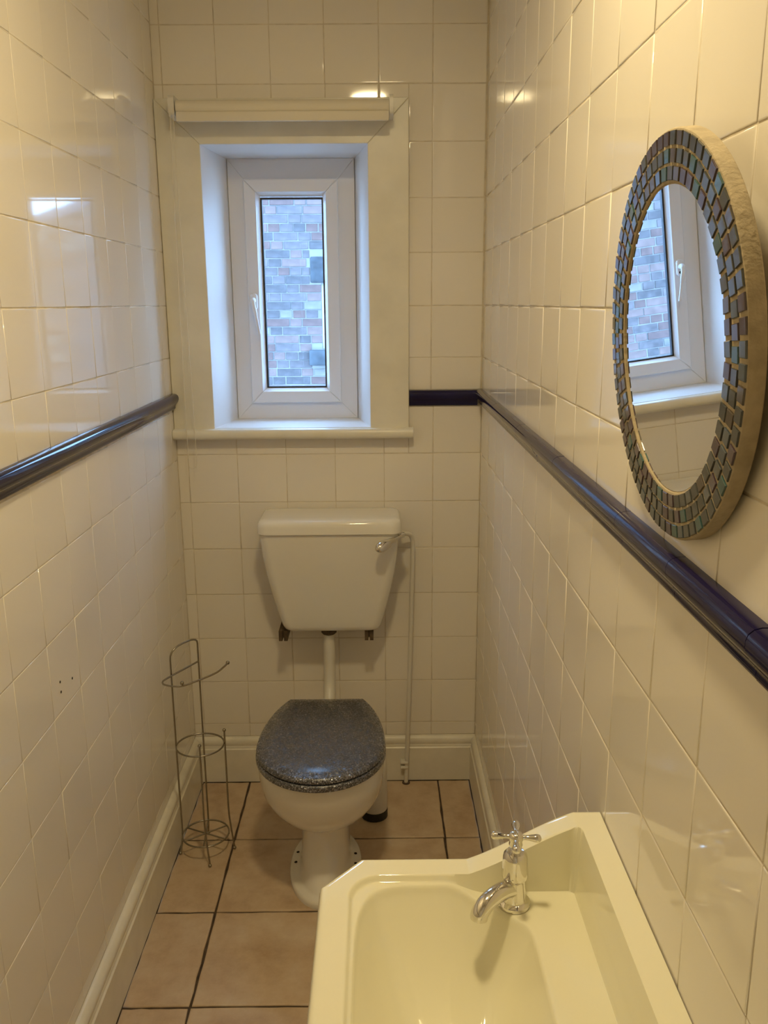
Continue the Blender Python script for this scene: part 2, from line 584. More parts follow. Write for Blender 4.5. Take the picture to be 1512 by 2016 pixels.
for i in range(len(fxb) - 1):
    for j in range(len(fyb) - 1):
        wd, ht = fxb[i + 1] - fxb[i] - .0056, fyb[j] - fyb[j + 1] - .0056
        o = link_mesh('tile', floor_tile_mesh(wd, ht), None, floor)
        o.location = ((fxb[i] + fxb[i + 1]) / 2, (fyb[j] + fyb[j + 1]) / 2, random.uniform(-.0006, 0))
        o.rotation_euler = (0, 0, random.gauss(0, .0008))

# skirting
SKP = [(0, 0), (.020, 0), (.020, .119), (.0165, .1225), (.0165, .127), (.0145, .131), (.0165, .137), (.0165, .146), (.013, .153), (.007, .158), (.003, Z_SK), (0, Z_SK)]
def skirt(name, p0, p1, out, scale=1.0):
    bm = bmesh.new()
    prism(bm, [(d * scale, z) for d, z in SKP], p0, p1, out=out)
    return tag(bm_obj(name, bm, M['skirt_paint'], sm=True, sharp=35), kind='structure')
skirt('baseboard_back', (-W, 0, 0), (0, 0, 0), (0, -1, 0), .9)
skirt('baseboard_left', (-W, -.016, 0), (-W, YD, 0), (1, 0, 0), 1.1)
skirt('baseboard_right', (0, YD, 0), (0, -.016, 0), (-1, 0, 0), .9)

# dado rail of navy border tiles
RP = [(0, -.0235), (.0055, -.0235), (.0085, -.0215), (.0095, -.0175), (.0090, -.0135), (.0105, -.0115), (.0112, -.0085), (.0150, -.0050), (.0185, .0005), (.0205, .0065),
      (.0205, .0125), (.0185, .0180), (.0140, .0218), (.0080, .0235), (0, .0235)]
def rail(n, pieces, wallfn, out):
    root = empty('trim_%d' % n, wallfn(pieces[0][0]), kind='structure')
    inv = Matrix.Translation(-Vector(wallfn(pieces[0][0])))
    for a, b in pieces:
        dz = random.gauss(0, .0003)
        bm = bmesh.new()
        p0, p1 = Vector(wallfn(a)), Vector(wallfn(b))
        d = (p1 - p0).normalized()
        rings = [[q_ + Vector(out) * dd + Vector((0, 0, zz + dz)) for dd, zz in RP] for q_ in (p0, p1)]
        loft(bm, rings)
        o = bm_obj('rail_tile', bm, M['navy'], root, sm=True, sharp=50)
        o.matrix_parent_inverse = inv
    return root
def pieces(a, b, L):
    out = []
    s = 1 if b > a else -1
    x = a
    while (b - x) * s > .001:
        e = x + s * L
        if (b - e) * s < .05: e = b
        out.append((x, e - s * .0009))
        x = e
    return out
rail(1, [(-.2215, -.0135)], lambda a: (a, 0, 1.2895), (0, -1, 0))
rail(2, pieces(-.004, YD + .02, .198), lambda a: (0, a, 1.293), (-1, 0, 0))
rail(3, pieces(-.020, YD + .02, 1.45), lambda a: (-W, a, 1.286), (1, 0, 0))

# ------------------------------------------------------------------ window
win = empty('window_1', ((OX0 + OX1) / 2, 0, OZ0), kind='structure')
WINV = Matrix.Translation(-Vector(win.location))
def wp(o):
    o.matrix_parent_inverse = WINV
    return o
def mitred(name, quad, y0, y1, mat, bev=.002, parent=win):
    """flat board from a (x, z) quad between y0 (front) and y1"""
    bm = bmesh.new()
    f = [bm.verts.new((x, y0, z)) for x, z in quad]
    b_ = [bm.verts.new((x, y1, z)) for x, z in quad]
    bm.faces.new(f); bm.faces.new(list(reversed(b_)))
    for i in range(4):
        j = (i + 1) % 4
        bm.faces.new((f[i], b_[i], b_[j], f[j]))
    if bev:
        bmesh.ops.recalc_face_normals(bm, faces=bm.faces)
        bmesh.ops.bevel(bm, geom=bm.edges[:], offset=bev, segments=2, affect='EDGES', profile=.5)
    return wp(bm_obj(name, bm, mat, parent))
SY = -.020
mitred('surround_board', [(-W + .001, OZ0 - .004), (OX0, OZ0 - .004), (OX0, OZ1), (-W + .001, TZ1)], SY, .004, M['paint'])
mitred('surround_board', [(-W + .001, TZ1), (OX0, OZ1), (OX1, OZ1), (TX1, TZ1)], SY, .004, M['paint'])
mitred('surround_board', [(OX1, OZ0 - .004), (TX1, OZ0 - .004), (TX1, TZ1), (OX1, OZ1)], SY, .004, M['paint'])
# splayed reveal (four sloping faces with thickness behind)
def reveal(name, a, b, c, d, out):
    bm = bmesh.new()
    q = [Vector(v) for v in (a, b, c, d)]
    f = [bm.verts.new(v) for v in q]
    g = [bm.verts.new(v + Vector(out)) for v in q]
    bm.faces.new(f); bm.faces.new(list(reversed(g)))
    for i in range(4):
        j = (i + 1) % 4
        bm.faces.new((f[i], g[i], g[j], f[j]))
    return wp(bm_obj(name, bm, M['plaster'], win))
ry0, ry1 = SY + .004, FY + .012
reveal('reveal', (OX0, ry0, OZ0 - .01), (FX0, ry1, FZ0 - .01), (FX0, ry1, FZ1), (OX0, ry0, OZ1), (-.02, 0, 0))
reveal('reveal', (OX1, ry0, OZ0 - .01), (FX1, ry1, FZ0 - .01), (FX1, ry1, FZ1), (OX1, ry0, OZ1), (.02, 0, 0))
reveal('reveal', (OX0, ry0, OZ1), (OX1, ry0, OZ1), (FX1, ry1, FZ1), (FX0, ry1, FZ1), (0, 0, .02))
reveal('inner_sill', (OX0, ry0, OZ0 - .001), (OX1, ry0, OZ0 - .001), (FX1, ry1, FZ0 + .001), (FX0, ry1, FZ0 + .001), (0, 0, -.03))
# sill board with bullnose
bm = bmesh.new()
prof = [(0, -.0155), (.026, -.0155), (.0325, -.0125), (.036, -.007), (.037, 0), (.036, .007), (.0325, .0125), (.026, .0155), (0, .0155)]
prism(bm, prof, (-W + .001, -.012, 1.1865), (-.211, -.012, 1.1865))
bmesh.ops.recalc_face_normals(bm, faces=bm.faces)
wp(bm_obj('sill_board', bm, M['paint'], win, sm=True, sharp=40))
# plastic frame, sash
def ring_frame(name, x0, x1, z0, z1, wd, y0, y1, mat, bev, parent, inner=None):
    a0, a1, c0, c1 = inner or (x0 + wd, x1 - wd, z0 + wd, z1 - wd)
    top = [(x0, z1), (a0, c1), (a1, c1), (x1, z1)]
    bot = [(x0, z0), (x1, z0), (a1, c0), (a0, c0)]
    lef = [(x0, z0), (a0, c0), (a0, c1), (x0, z1)]
    rig = [(x1, z0), (x1, z1), (a1, c1), (a1, c0)]
    return [mitred(name, q, y0, y1, mat, bev, parent) for q in (top, bot, lef, rig)]
SX0, SX1, SZ0, SZ1 = -0.7275, -0.4365, 1.2565, 1.9445
GX0, GX1, GZ0, GZ1 = -0.6785, -0.4825, 1.3035, 1.8925
ring_frame('frame', FX0, FX1, FZ0 + .001, FZ1, .0500, FY, FY + .040, M['upvc'], .0015, win, (SX0 + .008, SX1 - .008, SZ0 + .008, SZ1 - .008))
sash_y = FY - .004
ring_frame('sash', SX0, SX1, SZ0, SZ1, .0380, sash_y - .012, sash_y + .030, M['upvc'], .003, win)
# sloping glazing bead between sash and glass, then gasket
def bead(name, x0, x1, z0, z1, wd, ya, yb, mat):
    for q in ([(x0, z1, ya), (x0 + wd, z1 - wd, yb), (x1 - wd, z1 - wd, yb), (x1, z1, ya)],
              [(x0, z0, ya), (x1, z0, ya), (x1 - wd, z0 + wd, yb), (x0 + wd, z0 + wd, yb)],
              [(x0, z0, ya), (x0 + wd, z0 + wd, yb), (x0 + wd, z1 - wd, yb), (x0, z1, ya)],
              [(x1, z0, ya), (x1, z1, ya), (x1 - wd, z1 - wd, yb), (x1 - wd, z0 + wd, yb)]):
        bm = bmesh.new()
        f = [bm.verts.new((x, y, z)) for x, z, y in q]
        g = [bm.verts.new((x, y + .010, z)) for x, z, y in q]
        bm.faces.new(f); bm.faces.new(list(reversed(g)))
        for i in range(4):
            j = (i + 1) % 4
            bm.faces.new((f[i], g[i], g[j], f[j]))
        wp(bm_obj(name, bm, mat, win))
bead('glazing_bead', SX0 + .037, SX1 - .037, SZ0 + .037, SZ1 - .037, .0115, sash_y - .009, sash_y + .008, M['upvc'])
ring_frame('gasket', GX0, GX1, GZ0, GZ1, .0050, sash_y + .006, sash_y + .024, M['gasket'], 0, win)
wp(box('pane', (GX0 + .003, sash_y + .018, GZ0 + .003), (GX1 - .003, sash_y + .0185, GZ1 - .003), M['glass'], win))
# espagnolette handle
hx, hz = -.7075, 1.578
hy = sash_y - .012
bm = bmesh.new()
loft(bm, [[(x, hy, z) for x, z in rrect(hx, hz, .011, .026, .0105)], [(x, hy - .008, z) for x, z in rrect(hx, hz, .011, .026, .0105)],
          [(x, hy - .011, z) for x, z in rrect(hx, hz, .008, .023, .0078)]])
hb = wp(bm_obj('handle', bm, M['upvc'], win, sm=True, sharp=50))
bm = bmesh.new()
tube(bm, catmull([(hx, hy - .008, hz + .004), (hx, hy - .028, hz + .004), (hx + .002, hy - .040, hz - .006), (hx + .009, hy - .042, hz - .045), (hx + .018, hy - .040, hz - .100)], 5),
     [.008] * 5 + [.008] * 5 + [.0065] * 5 + [.0050] * 6, 10)
lv = bm_obj('lever', bm, M['upvc'], hb, sm=True, sharp=60)
bm = bmesh.new()
lathe(bm, [(.0045, 0), (.0045, .001)], (hx + .001, hy - .0112, hz - .014), (0, -1, 0), 10)
o = bm_obj('keyhole', bm, M['hole'], hb)

# ================================================================== OUTSIDE
YB = 5.40
def top_z(x):
    return 2.80 - .37 * x
house = empty('neighbour_house', (-.5, YB, -2.8), 'sooty red brick house wall seen through the window glass', 'building')
HINV = Matrix.Translation(-Vector(house.location))
def hp(o):
    o.matrix_parent_inverse = HINV
    return o
NX0, NX1, NZ0, NZ1 = -.826, .15, 1.16, 1.745          # neighbour's window opening
def slab_poly(bm, pts, y0, y1):
    f = [bm.verts.new((x, y0, z)) for x, z in pts]
    g = [bm.verts.new((x, y1, z)) for x, z in pts]
    bm.faces.new(f); bm.faces.new(list(reversed(g)))
    for i in range(len(pts)):
        j = (i + 1) % len(pts)
        bm.faces.new((f[i], g[i], g[j], f[j]))
bm = bmesh.new()
HX0, HX1 = -7.0, 4.2
for pts in ([(HX0, -2.8), (NX0, -2.8), (NX0, top_z(NX0)), (HX0, top_z(HX0))],
            [(NX1, -2.8), (HX1, -2.8), (HX1, top_z(HX1)), (NX1, top_z(NX1))],
            [(NX0, -2.8), (NX1, -2.8), (NX1, NZ0), (NX0, NZ0)],
            [(NX0, NZ1), (NX1, NZ1), (NX1, top_z(NX1)), (NX0, top_z(NX0))]):
    slab_poly(bm, pts, YB + .008, YB + .25)
hp(bm_obj('wall', bm, M['mortar'], house))
brick_cache = {}
def brick_mesh(wd, mi):
    key = (round(wd, 3), mi)
    if key not in brick_cache:
        bm = bmesh.new()
        h = .0325
        loft(bm, [[(-wd / 2, 0.03, -h), (wd / 2, .03, -h), (wd / 2, .03, h), (-wd / 2, .03, h)],
                  [(-wd / 2, 0.003, -h), (wd / 2, .003, -h), (wd / 2, .003, h), (-wd / 2, .003, h)],
                  [(-wd / 2 + .003, 0, -h + .003), (wd / 2 - .003, 0, -h + .003), (wd / 2 - .003, 0, h - .003), (-wd / 2 + .003, 0, h - .003)]], False, True)
        bmesh.ops.recalc_face_normals(bm, faces=bm.faces)
        me = bpy.data.meshes.new('brick')
        bm.to_mesh(me); bm.free()
        me.materials.append(BRK[mi])
        brick_cache[key] = me
    return brick_cache[key]
rest = [[[], []] for _ in BRK]
shown = 0
rz = random.Random(11)
z = -1.0
row = 0
while z < 5.2:
    x = HX0 + rz.uniform(0, .1)
    flem = row % 2
    k = 0
    while x < HX1 - .12:
        wd = .215 if (k + flem) % 3 != 1 else .1025
        if row % 5 == 3:
            wd = .1025
        wd += rz.uniform(-.006, .006)
        k += 1
        x0, x1 = x, x + wd
        x = x1 + .011
        if z + .04 > top_z(x1) - .02:
            continue
        if x1 > NX0 - .10 and x0 < NX1 + .12 and z + .033 > NZ0 - .15 and z - .033 < NZ1 + .235:
            if z - .033 > NZ1 - .01 or z + .033 < NZ0 or True:
                # clear of lintel, sill and opening
                lim = NX0 - .10 if (z > NZ1 - .02 or z < NZ0 + .02) else NX0 + .0
                if x0 < lim - .03:
                    x1 = min(x1, lim)
                    wd = x1 - x0
                elif x1 > NX1 + .13:
                    x0 = max(x0, NX1 + .11); wd = x1 - x0
                    if wd < .03: continue
                else:
                    continue
        lowred = max(0, min(1, (1.9 - z) / 1.0))
        u = rz.random()
        if u < .16 + .14 * lowred: mi = 1
        elif u < .26 + .30 * lowred: mi = 0
        elif u < .55 + .14 * lowred: mi = 5
        elif u < .72 + .13 * lowred: mi = 2
        elif u < .88 + .06 * lowred: mi = 3
        else: mi = 4
        xc = (x0 + x1) / 2
        if -2.05 < xc < -.35 and .70 < z < 2.62 and shown < 300:
            o = bpy.data.objects.new('brick', brick_mesh(round(wd / .003) * .003, mi))
            COL.objects.link(o)
            o.parent = house
            o.matrix_parent_inverse = HINV
            o.location = (xc, YB + rz.uniform(-.004, .003), z)
            o.rotation_euler = (0, rz.gauss(0, .006), rz.gauss(0, .008))
            shown += 1
        else:
            V, Fc = rest[mi]
            me = brick_mesh(round(wd / .02) * .02, mi)
            b0 = len(V)
            yy = YB + rz.uniform(-.004, .003)
            V += [(v.co.x + xc, v.co.y + yy, v.co.z + z) for v in me.vertices]
            Fc += [tuple(b0 + i for i in p.vertices) for p in me.polygons]
    z += .075
    row += 1
V, Fc, mid = [], [], []
for mi, (v_, f_) in enumerate(rest):
    b0 = len(V)
    V += v_
    Fc += [tuple(b0 + i for i in f) for f in f_]
    mid += [mi] * len(f_)
me = bpy.data.meshes.new('brickwork')
me.from_pydata(V, [], Fc)
for mt_ in BRK:
    me.materials.append(mt_)
me.polygons.foreach_set('material_index', mid)
me.update()
o = link_mesh('brickwork', me, None, house)
o.matrix_parent_inverse = HINV
o['kind'] = 'stuff'
hp(box('lintel', (NX0 - .093, YB - .012, NZ1 + .005), (NX1 + .10, YB + .2, NZ1 + .23), M['stone'], house, .012))
hp(box('sill', (NX0 - .12, YB - .05, NZ0 - .145), (NX1 + .12, YB + .2, NZ0 - .006), M['stone'], house, .010))
nw = empty('window', (-.4, YB, NZ0))
nw.parent = house
nw.matrix_parent_inverse = HINV
NINV = HINV @ Matrix.Identity(4)
def nwp(o):
    o.matrix_parent_inverse = Matrix.Translation(-Vector((-.4, YB, NZ0)))
    return o
yf = YB + .05
for lo, hi in (((NX0, yf, NZ0), (NX0 + .075, yf + .06, NZ1)), ((NX1 - .075, yf, NZ0), (NX1, yf + .06, NZ1)),
               ((NX0 + .075, yf, NZ1 - .07), (NX1 - .075, yf + .06, NZ1)), ((NX0 + .075, yf, NZ0), (NX1 - .075, yf + .06, NZ0 + .08)),
               ((NX0 + .45, yf, NZ0 + .08), (NX0 + .51, yf + .06, NZ1 - .07))):
    nwp(box('frame', lo, hi, M['white_wood'], nw, .004))
for lo, hi in (((NX0 + .07, yf + .03, NZ0 + .07), (NX0 + .455, yf + .034, NZ1 - .065)), ((NX0 + .505, yf + .03, NZ0 + .07), (NX1 - .07, yf + .034, NZ1 - .065))):
    nwp(box('pane', lo, hi, M['gasket'], nw))
# sloping verge
bm = bmesh.new()
slab_poly(bm, [(HX0, top_z(HX0) - .03), (HX1, top_z(HX1) - .03), (HX1, top_z(HX1) + .06), (HX0, top_z(HX0) + .06)], YB - .08, YB + 2.2)
hp(bm_obj('roof', bm, M['slate'], house))
yard = box('yard_ground', (-9, .35, -2.9), (8, 9.0, -2.8), M['yard'])
tag(yard, kind='structure')

# ================================================================== CEILING LAMP
LX, LY = -.34, -1.62
lamp = empty('ceiling_lamp', (LX, LY, H), 'round flush ceiling lamp with glowing opal glass dome', 'lamp')
LINV = Matrix.Translation(-Vector(lamp.location))
bm = bmesh.new()
lathe(bm, [(.090, 0), (.092, -.004), (.092, -.046), (.088, -.048), (.082, -.048), (.082, -.038), (.05, -.038)], (LX, LY, H - .0005), (0, 0, 1), 40)
o = bm_obj('lamp_base', bm, M['lampbase'], lamp, sm=True, sharp=40); o.matrix_parent_inverse = LINV
bm = bmesh.new()
pr = [(.081 * math.cos(a), -.040 - .014 * math.sin(a)) for a in [math.radians(k * 18) for k in range(6)]]
lathe(bm, pr, (LX, LY, H), (0, 0, 1), 24, True)
o = bm_obj('lamp_shade', bm, M['lampglass'], lamp, sm=True, sharp=50); o.matrix_parent_inverse = LINV

# ================================================================== ROLLER BLIND
bl = empty('roller_blind', (-.575, SY, 2.06), 'rolled-up cream roller blind mounted above the window', 'blind')
BINV = Matrix.Translation(-Vector(bl.location))
def bp_(o):
    o.matrix_parent_inverse = BINV
    return o
by, bz = -.084, 2.092
bm = bmesh.new()
lathe(bm, [(.0205, 0), (.0205, .580)], (-.860, by, bz), (1, 0, 0), 32)
bp_(bm_obj('fabric_roll', bm, M['blind'], bl, sm=True, sharp=40))
bp_(box('bottom_bar', (-.859, by - .0235, 2.054), (-.280, by - .0150, 2.080), M['blind'], bl, .0035))
for (xa, xb) in ((-.879, -.863), (-.2785, -.268)):
    bm = bmesh.new()
    loft(bm, [[(xa, y, z) for y, z in rrect((by - .022 + SY) / 2, bz + .004, (SY - by + .022) / 2, .026, .010)], [(xb, y, z) for y, z in rrect((by - .022 + SY) / 2, bz + .004, (SY - by + .022) / 2, .026, .010)]])
    bp_(bm_obj('bracket', bm, M['plastic'], bl, sm=True, sharp=40))
tube_pts = [(-.874, by - .0225, 2.09), (-.880, -.100, 1.8), (-.889, -.075, 1.30), (-.890, -.068, 1.110), (-.888, -.068, 1.094), (-.879, -.068, 1.088), (-.870, -.068, 1.094), (-.866, -.068, 1.110), (-.866, -.075, 1.30), (-.866, -.100, 1.8), (-.866, by - .0225, 2.09)]
bp_(tube_obj('pull_cord', catmull(tube_pts, 5), .0010, M['cord'], bl, 6))

# ================================================================== TOILET CISTERN
CX = -.4655
cis = empty('toilet_cistern', (CX, 0, .584), 'white ceramic cistern hung on the wall under the window', 'cistern')
CINV = Matrix.Translation(-Vector(cis.location))
def cp_(o):
    o.matrix_parent_inverse = CINV
    return o
rings = []
yb = -.0045
for z, hw, yf_, r in ((.5845, .130, -.122, .020), (.586, .140, -.131, .024), (.592, .148, -.137, .027), (.603, .1535, -.1405, .029), (.63, .1615, -.1445, .03),
                      (.67, .1715, -.150, .03), (.72, .1835, -.1575, .03), (.78, .195, -.166, .03), (.84, .2025, -.1755, .03), (.900, .2075, -.1835, .03), (.9085, .2078, -.184, .03)):
    rings.append([(x, y, z) for x, y in rrect(CX, (yb + yf_) / 2, hw, (yb - yf_) / 2, r, 6)])
bm = bmesh.new()
loft(bm, rings)
cp_(bm_obj('body', bm, M['ceramic'], cis, sm=True, sharp=50))
rings = []
for z, ins, r in ((.909, .002, .032), (.9105, 0, .034), (.930, .0005, .034), (.940, .002, .034), (.9465, .006, .034), (.950, .012, .034), (.9515, .022, .03), (.952, .04, .02)):
    rings.append([(x, y, z) for x, y in rrect(CX + .001, (-.003 - .1925) / 2, .2145 - ins, (.1925 - .003) / 2 - ins, r - ins * .3, 6)])
bm = bmesh.new()
loft(bm, rings)
cp_(bm_obj('lid', bm, M['ceramic'], cis, sm=True, sharp=50))
# lever
p0, p1 = Vector((-.2405, -.158, .9025)), Vector((-.3150, -.238, .882))
d = p1 - p0
L = d.length
bm = bmesh.new()
lathe(bm, [(.003, 0), (.0042, .004), (.0050, L * .30), (.0080, L * .48), (.0130, L * .70), (.0168, L * .87), (.0165, L * .97), (.0120, L * 1.07), (.005, L * 1.13), (.0001, L * 1.14)], p0, d, 18)
lev = cp_(bm_obj('flush_lever', bm, M['chrome'], cis, sm=True, sharp=60))
bm = bmesh.new()
lathe(bm, [(.013, 0), (.013, .004), (.008, .008), (.006, .020), (.0001, .021)], (-.2590, -.150, .9000), (1, 0, .0), 18)
o = bm_obj('pivot', bm, M['chrome'], lev, sm=True, sharp=50)
# support brackets
for xa in (-.631, -.364):
    bm = bmesh.new()
    add_box(bm, (xa, -.128, .552), (xa + .011, -.004, .584))
    add_box(bm, (xa + .016, -.128, .552), (xa + .027, -.004, .584))
    add_box(bm, (xa + .010, -.120, .560), (xa + .017, -.004, .584))
    cp_(bm_obj('bracket', bm, M['bracket'], cis))
# flush pipe: brass nut, white pipe bending down into the pan
bm = bmesh.new()
lathe(bm, [(.028, 0), (.028, -.012), (.024, -.014), (.024, -.022), (.019, -.026)], (CX - .012, -.085, .5845), (0, 0, 1), 8)
cp_(bm_obj('coupling_nut', bm, M['bracket'], cis, sm=True, sharp=40))
tp = catmull([(CX - .012, -.085, .575), (CX - .012, -.085, .48), (CX - .0125, -.087, .43), (CX - .013, -.10, .385), (CX - .013, -.135, .345), (CX - .013, -.17, .333), (CX - .013, -.203, .330)], 6)
cp_(tube_obj('flush_pipe', tp, [.0165] * 3 + [.0185] * (len(tp) - 3), M['plastic'], cis, 18))

# ================================================================== WATER SUPPLY PIPE
sp = empty('water_supply_pipe', (-.233, -.033, 0), 'thin white painted water pipe running down the tiles beside the cistern', 'pipe')
SINV = Matrix.Translation(-Vector(sp.location))
tp = catmull([(-.2555, -.060, .872), (-.240, -.057, .876), (-.226, -.050, .873), (-.2165, -.040, .862), (-.2115, -.034, .84), (-.212, -.033, .787), (-.2185, -.033, .50), (-.2255, -.033, .25), (-.2325, -.0345, .02), (-.233, -.0345, 0.0)], 5)
o = tube_obj('pipe', tp, .0072, M['plastic'], sp, 14); o.matrix_parent_inverse = SINV
bm = bmesh.new()
lathe(bm, [(.0105, 0), (.0105, .018), (.009, .020)], (-.2575, -.0605, .872), (1, .15, .1), 8)
o = bm_obj('tap_connector', bm, M['plastic'], sp, sm=True, sharp=35); o.matrix_parent_inverse = SINV
for zz in (.078, .060):
    o = box('pipe_clip', (-.252, -.044, zz - .0045), (-.226, -.0185, zz + .0045), M['plastic'], sp, .003); o.matrix_parent_inverse = SINV
bm = bmesh.new()
lathe(bm, [(.0135, 0), (.0125, .003), (.008, .004)], (-.233, -.0345, .0), (0, 0, 1), 14)
o = bm_obj('floor_collar', bm, M['floor_grout'], sp); o.matrix_parent_inverse = SINV

# ================================================================== TOILET PAN
TXc = -.4765
toi = empty('toilet', (TXc, -.45, 0), 'low white toilet pan with glittery charcoal seat and lid', 'toilet')
TINV = Matrix.Translation(-Vector(toi.location))
def tp_(o):
    o.matrix_parent_inverse = TINV
    return o
def egg(hw, yfr, ybk, z, yc=None, n=48, pf=2.0, pb=2.6, xo=0):
    """closed outline: ellipse-like front, squarer back"""
    if yc is None:
        yc = yfr + (ybk - yfr) * .45
    pts = []
    for k in range(n):
        a = 2 * math.pi * k / n
        c, s = math.cos(a), math.sin(a)
        pw = pb if s > 0 else pf
        x = hw * math.copysign(abs(c) ** (2 / pw), c)
        y = (ybk - yc if s > 0 else yc - yfr) * math.copysign(abs(s) ** (2 / pw), s)
        pts.append((TXc + xo + x, yc + y, z))
    return pts
rings = [egg(.1015, -.656, -.315, 0.0, -.475, pb=2.2), egg(.1020, -.657, -.315, .010, -.475, pb=2.2), egg(.1005, -.655, -.315, .0165, -.475, pb=2.2), egg(.0960, -.650, -.315, .0205, -.475, pb=2.2),
         egg(.0780, -.641, -.305, .0225, -.475, pb=2.4), egg(.0715, -.634, -.295, .030, -.475, pb=2.6), egg(.0685, -.615, -.285, .055, -.465, pb=2.8), egg(.0670, -.585, -.285, .086, -.455, pf=2.3, pb=2.8),
         egg(.0660, -.573, -.285, .098, -.45, pf=2.4, pb=2.8), egg(.0655, -.569, -.285, .125, -.45, pf=2.4, pb=2.8), egg(.0655, -.568, -.280, .160, -.45, pf=2.4, pb=2.8), egg(.0665, -.570, -.275, .176, -.45, pf=2.4, pb=2.8),
         egg(.0720, -.578, -.27, .186, -.45, pb=2.8), egg(.0850, -.592, -.26, .195, -.455, pb=2.8), egg(.1020, -.612, -.25, .205, -.465, pb=2.7), egg(.1210, -.637, -.235, .220, -.48, pb=2.6),
         egg(.1380, -.660, -.22, .240, -.495, pb=2.6), egg(.1510, -.682, -.21, .266, -.51, pb=2.5), egg(.1605, -.702, -.21, .300, -.53, pb=2.5),
         egg(.1670, -.717, -.215, .345, -.54, pb=2.4), egg(.1695, -.725, -.225, .385, -.54, pb=2.4), egg(.168, -.724, -.23, .395, -.54, pb=2.4),
         egg(.160, -.712, -.235, .398, -.54, pb=2.4)]
bm = bmesh.new()
loft(bm, rings)
tp_(bm_obj('pan', bm, M['ceramic'], toi, sm=True, sharp=60))
for (x, y) in ((-.5600, -.436), (-.5620, -.482), (-.3925, -.445), (-.3910, -.490)):
    bm = bmesh.new()
    lathe(bm, [(.0045, -.003), (.0045, .0012), (.003, .0022)], (x, y, .0215), (0.1 * (1 if x > TXc else -1), 0, 1), 10)
    tp_(bm_obj('screw_hole', bm, M['hole'], toi))
# seat and lid
YC = -.545
def lid_out(hw, yfr, ybk, hb, z, n=64, ins=0.0):
    hw, yfr, ybk, hb = hw - ins, yfr + ins, ybk - ins, hb - ins * .6
    pts = []
    bb = (ybk - YC) / math.sqrt(max(1e-6, 1 - (hb / hw) ** 2))
    a_b = math.acos(hb / hw)
    for k in range(n // 2 + 1):                       # front, from +x side round to -x
        a = -math.pi * k / (n // 2)
        pts.append((TXc + hw * math.cos(a), YC + (YC - yfr) * math.sin(a), z))
    m_ = n // 4
    for k in range(1, m_ + 1):                        # left side back to the straight rear edge
        a = math.pi - a_b * k / m_
        pts.append((TXc + hw * math.cos(a), YC + bb * math.sin(a), z))
    for k in range(1, 6):
        pts.append((TXc - hb + 2 * hb * k / 6, ybk, z))
    for k in range(m_, 0, -1):
        a = a_b * k / m_
        pts.append((TXc + hw * math.cos(a), YC + bb * math.sin(a), z))
    return pts
def plate(name, z0, z1, rad, hw, yfr, ybk, hb, dome=0.0, parent=toi):
    rings = []
    for k in range(5):
        a = math.pi / 2 * k / 4
        rings.append(lid_out(hw, yfr, ybk, hb, z0 + rad * (1 - math.sin(a)) if 0 else z0 + rad * math.sin(a) * .0 + (rad * .35) * (1 - math.cos(a)), ins=(rad * .35) * (1 - math.sin(a))))
    for k in range(7):
        a = math.pi / 2 * k / 6
        rings.append(lid_out(hw, yfr, ybk, hb, z1 - rad + rad * math.sin(a), ins=rad * (1 - math.cos(a))))
    for t, dz in ((.10, .33), (.25, .62), (.45, .84), (.70, .96), (.95, 1.0)):
        rings.append(lid_out(hw, yfr, ybk, hb, z1 + dome * dz, ins=rad + (hw * .6) * t * .8))
    bm = bmesh.new()
    loft(bm, rings)
    return tp_(bm_obj(name, bm, M['glitter'], parent, sm=True, sharp=70))
seat = plate('seat', .398, .416, .007, .1735, -.737, -.280, .113)
tag(seat, 'dark glitter toilet seat ring')
lid = plate('lid', .4175, .4335, .011, .1720, -.733, -.282, .110, .0105)
tag(lid, 'charcoal glitter lacquered toilet lid')
for sx in (-1, 1):
    bm = bmesh.new()
    lathe(bm, [(.012, 0), (.012, .045)], (TXc + sx * .075 - .0225, -.268, .410), (1, 0, 0), 14)
    tp_(bm_obj('hinge', bm, M['chrome'], toi, sm=True, sharp=50))

# ================================================================== BRUSH HOLDER
br = empty('toilet_brush_holder', (-.3385, -.222, 0), 'slim white toilet brush holder with black base behind the pan', 'brush holder')
bm = bmesh.new()
lathe(bm, [(.039, 0), (.0415, .002), (.0415, .026), (.039, .028)], (0, 0, 0), (0, 0, 1), 28)
bm_obj('base', bm, M['rubber'], br, sm=True, sharp=40)
bm = bmesh.new()
lathe(bm, [(.0395, .0282), (.0405, .030), (.0405, .17), (.038, .205), (.030, .225), (.012, .232)], (0, 0, 0), (0, 0, 1), 28)
bm_obj('body', bm, M['plastic'], br, sm=True, sharp=40)

# ================================================================== TOILET ROLL STAND
SC = Vector((-.835, -.389, 0))
st = empty('toilet_roll_stand', (SC.x, SC.y, 0), 'chrome wire toilet roll stand on the floor by the left wall', 'roll stand')
STI = Matrix.Translation(-SC)
def sw(o):
    o.matrix_parent_inverse = STI
    return o
WR = .0026
left, back, front, right = Vector((-.9035, -.392, 0)), Vector((-.841, -.320, 0)), Vector((-.822, -.456, 0)), Vector((-.766, -.381, 0))
fl, fb, ff, fr_ = Vector((-.908, -.411, .008)), Vector((-.845, -.312, .008)), Vector((-.810, -.471, .008)), Vector((-.753, -.387, .008))
Zv = lambda v, z: Vector((v.x, v.y, z))
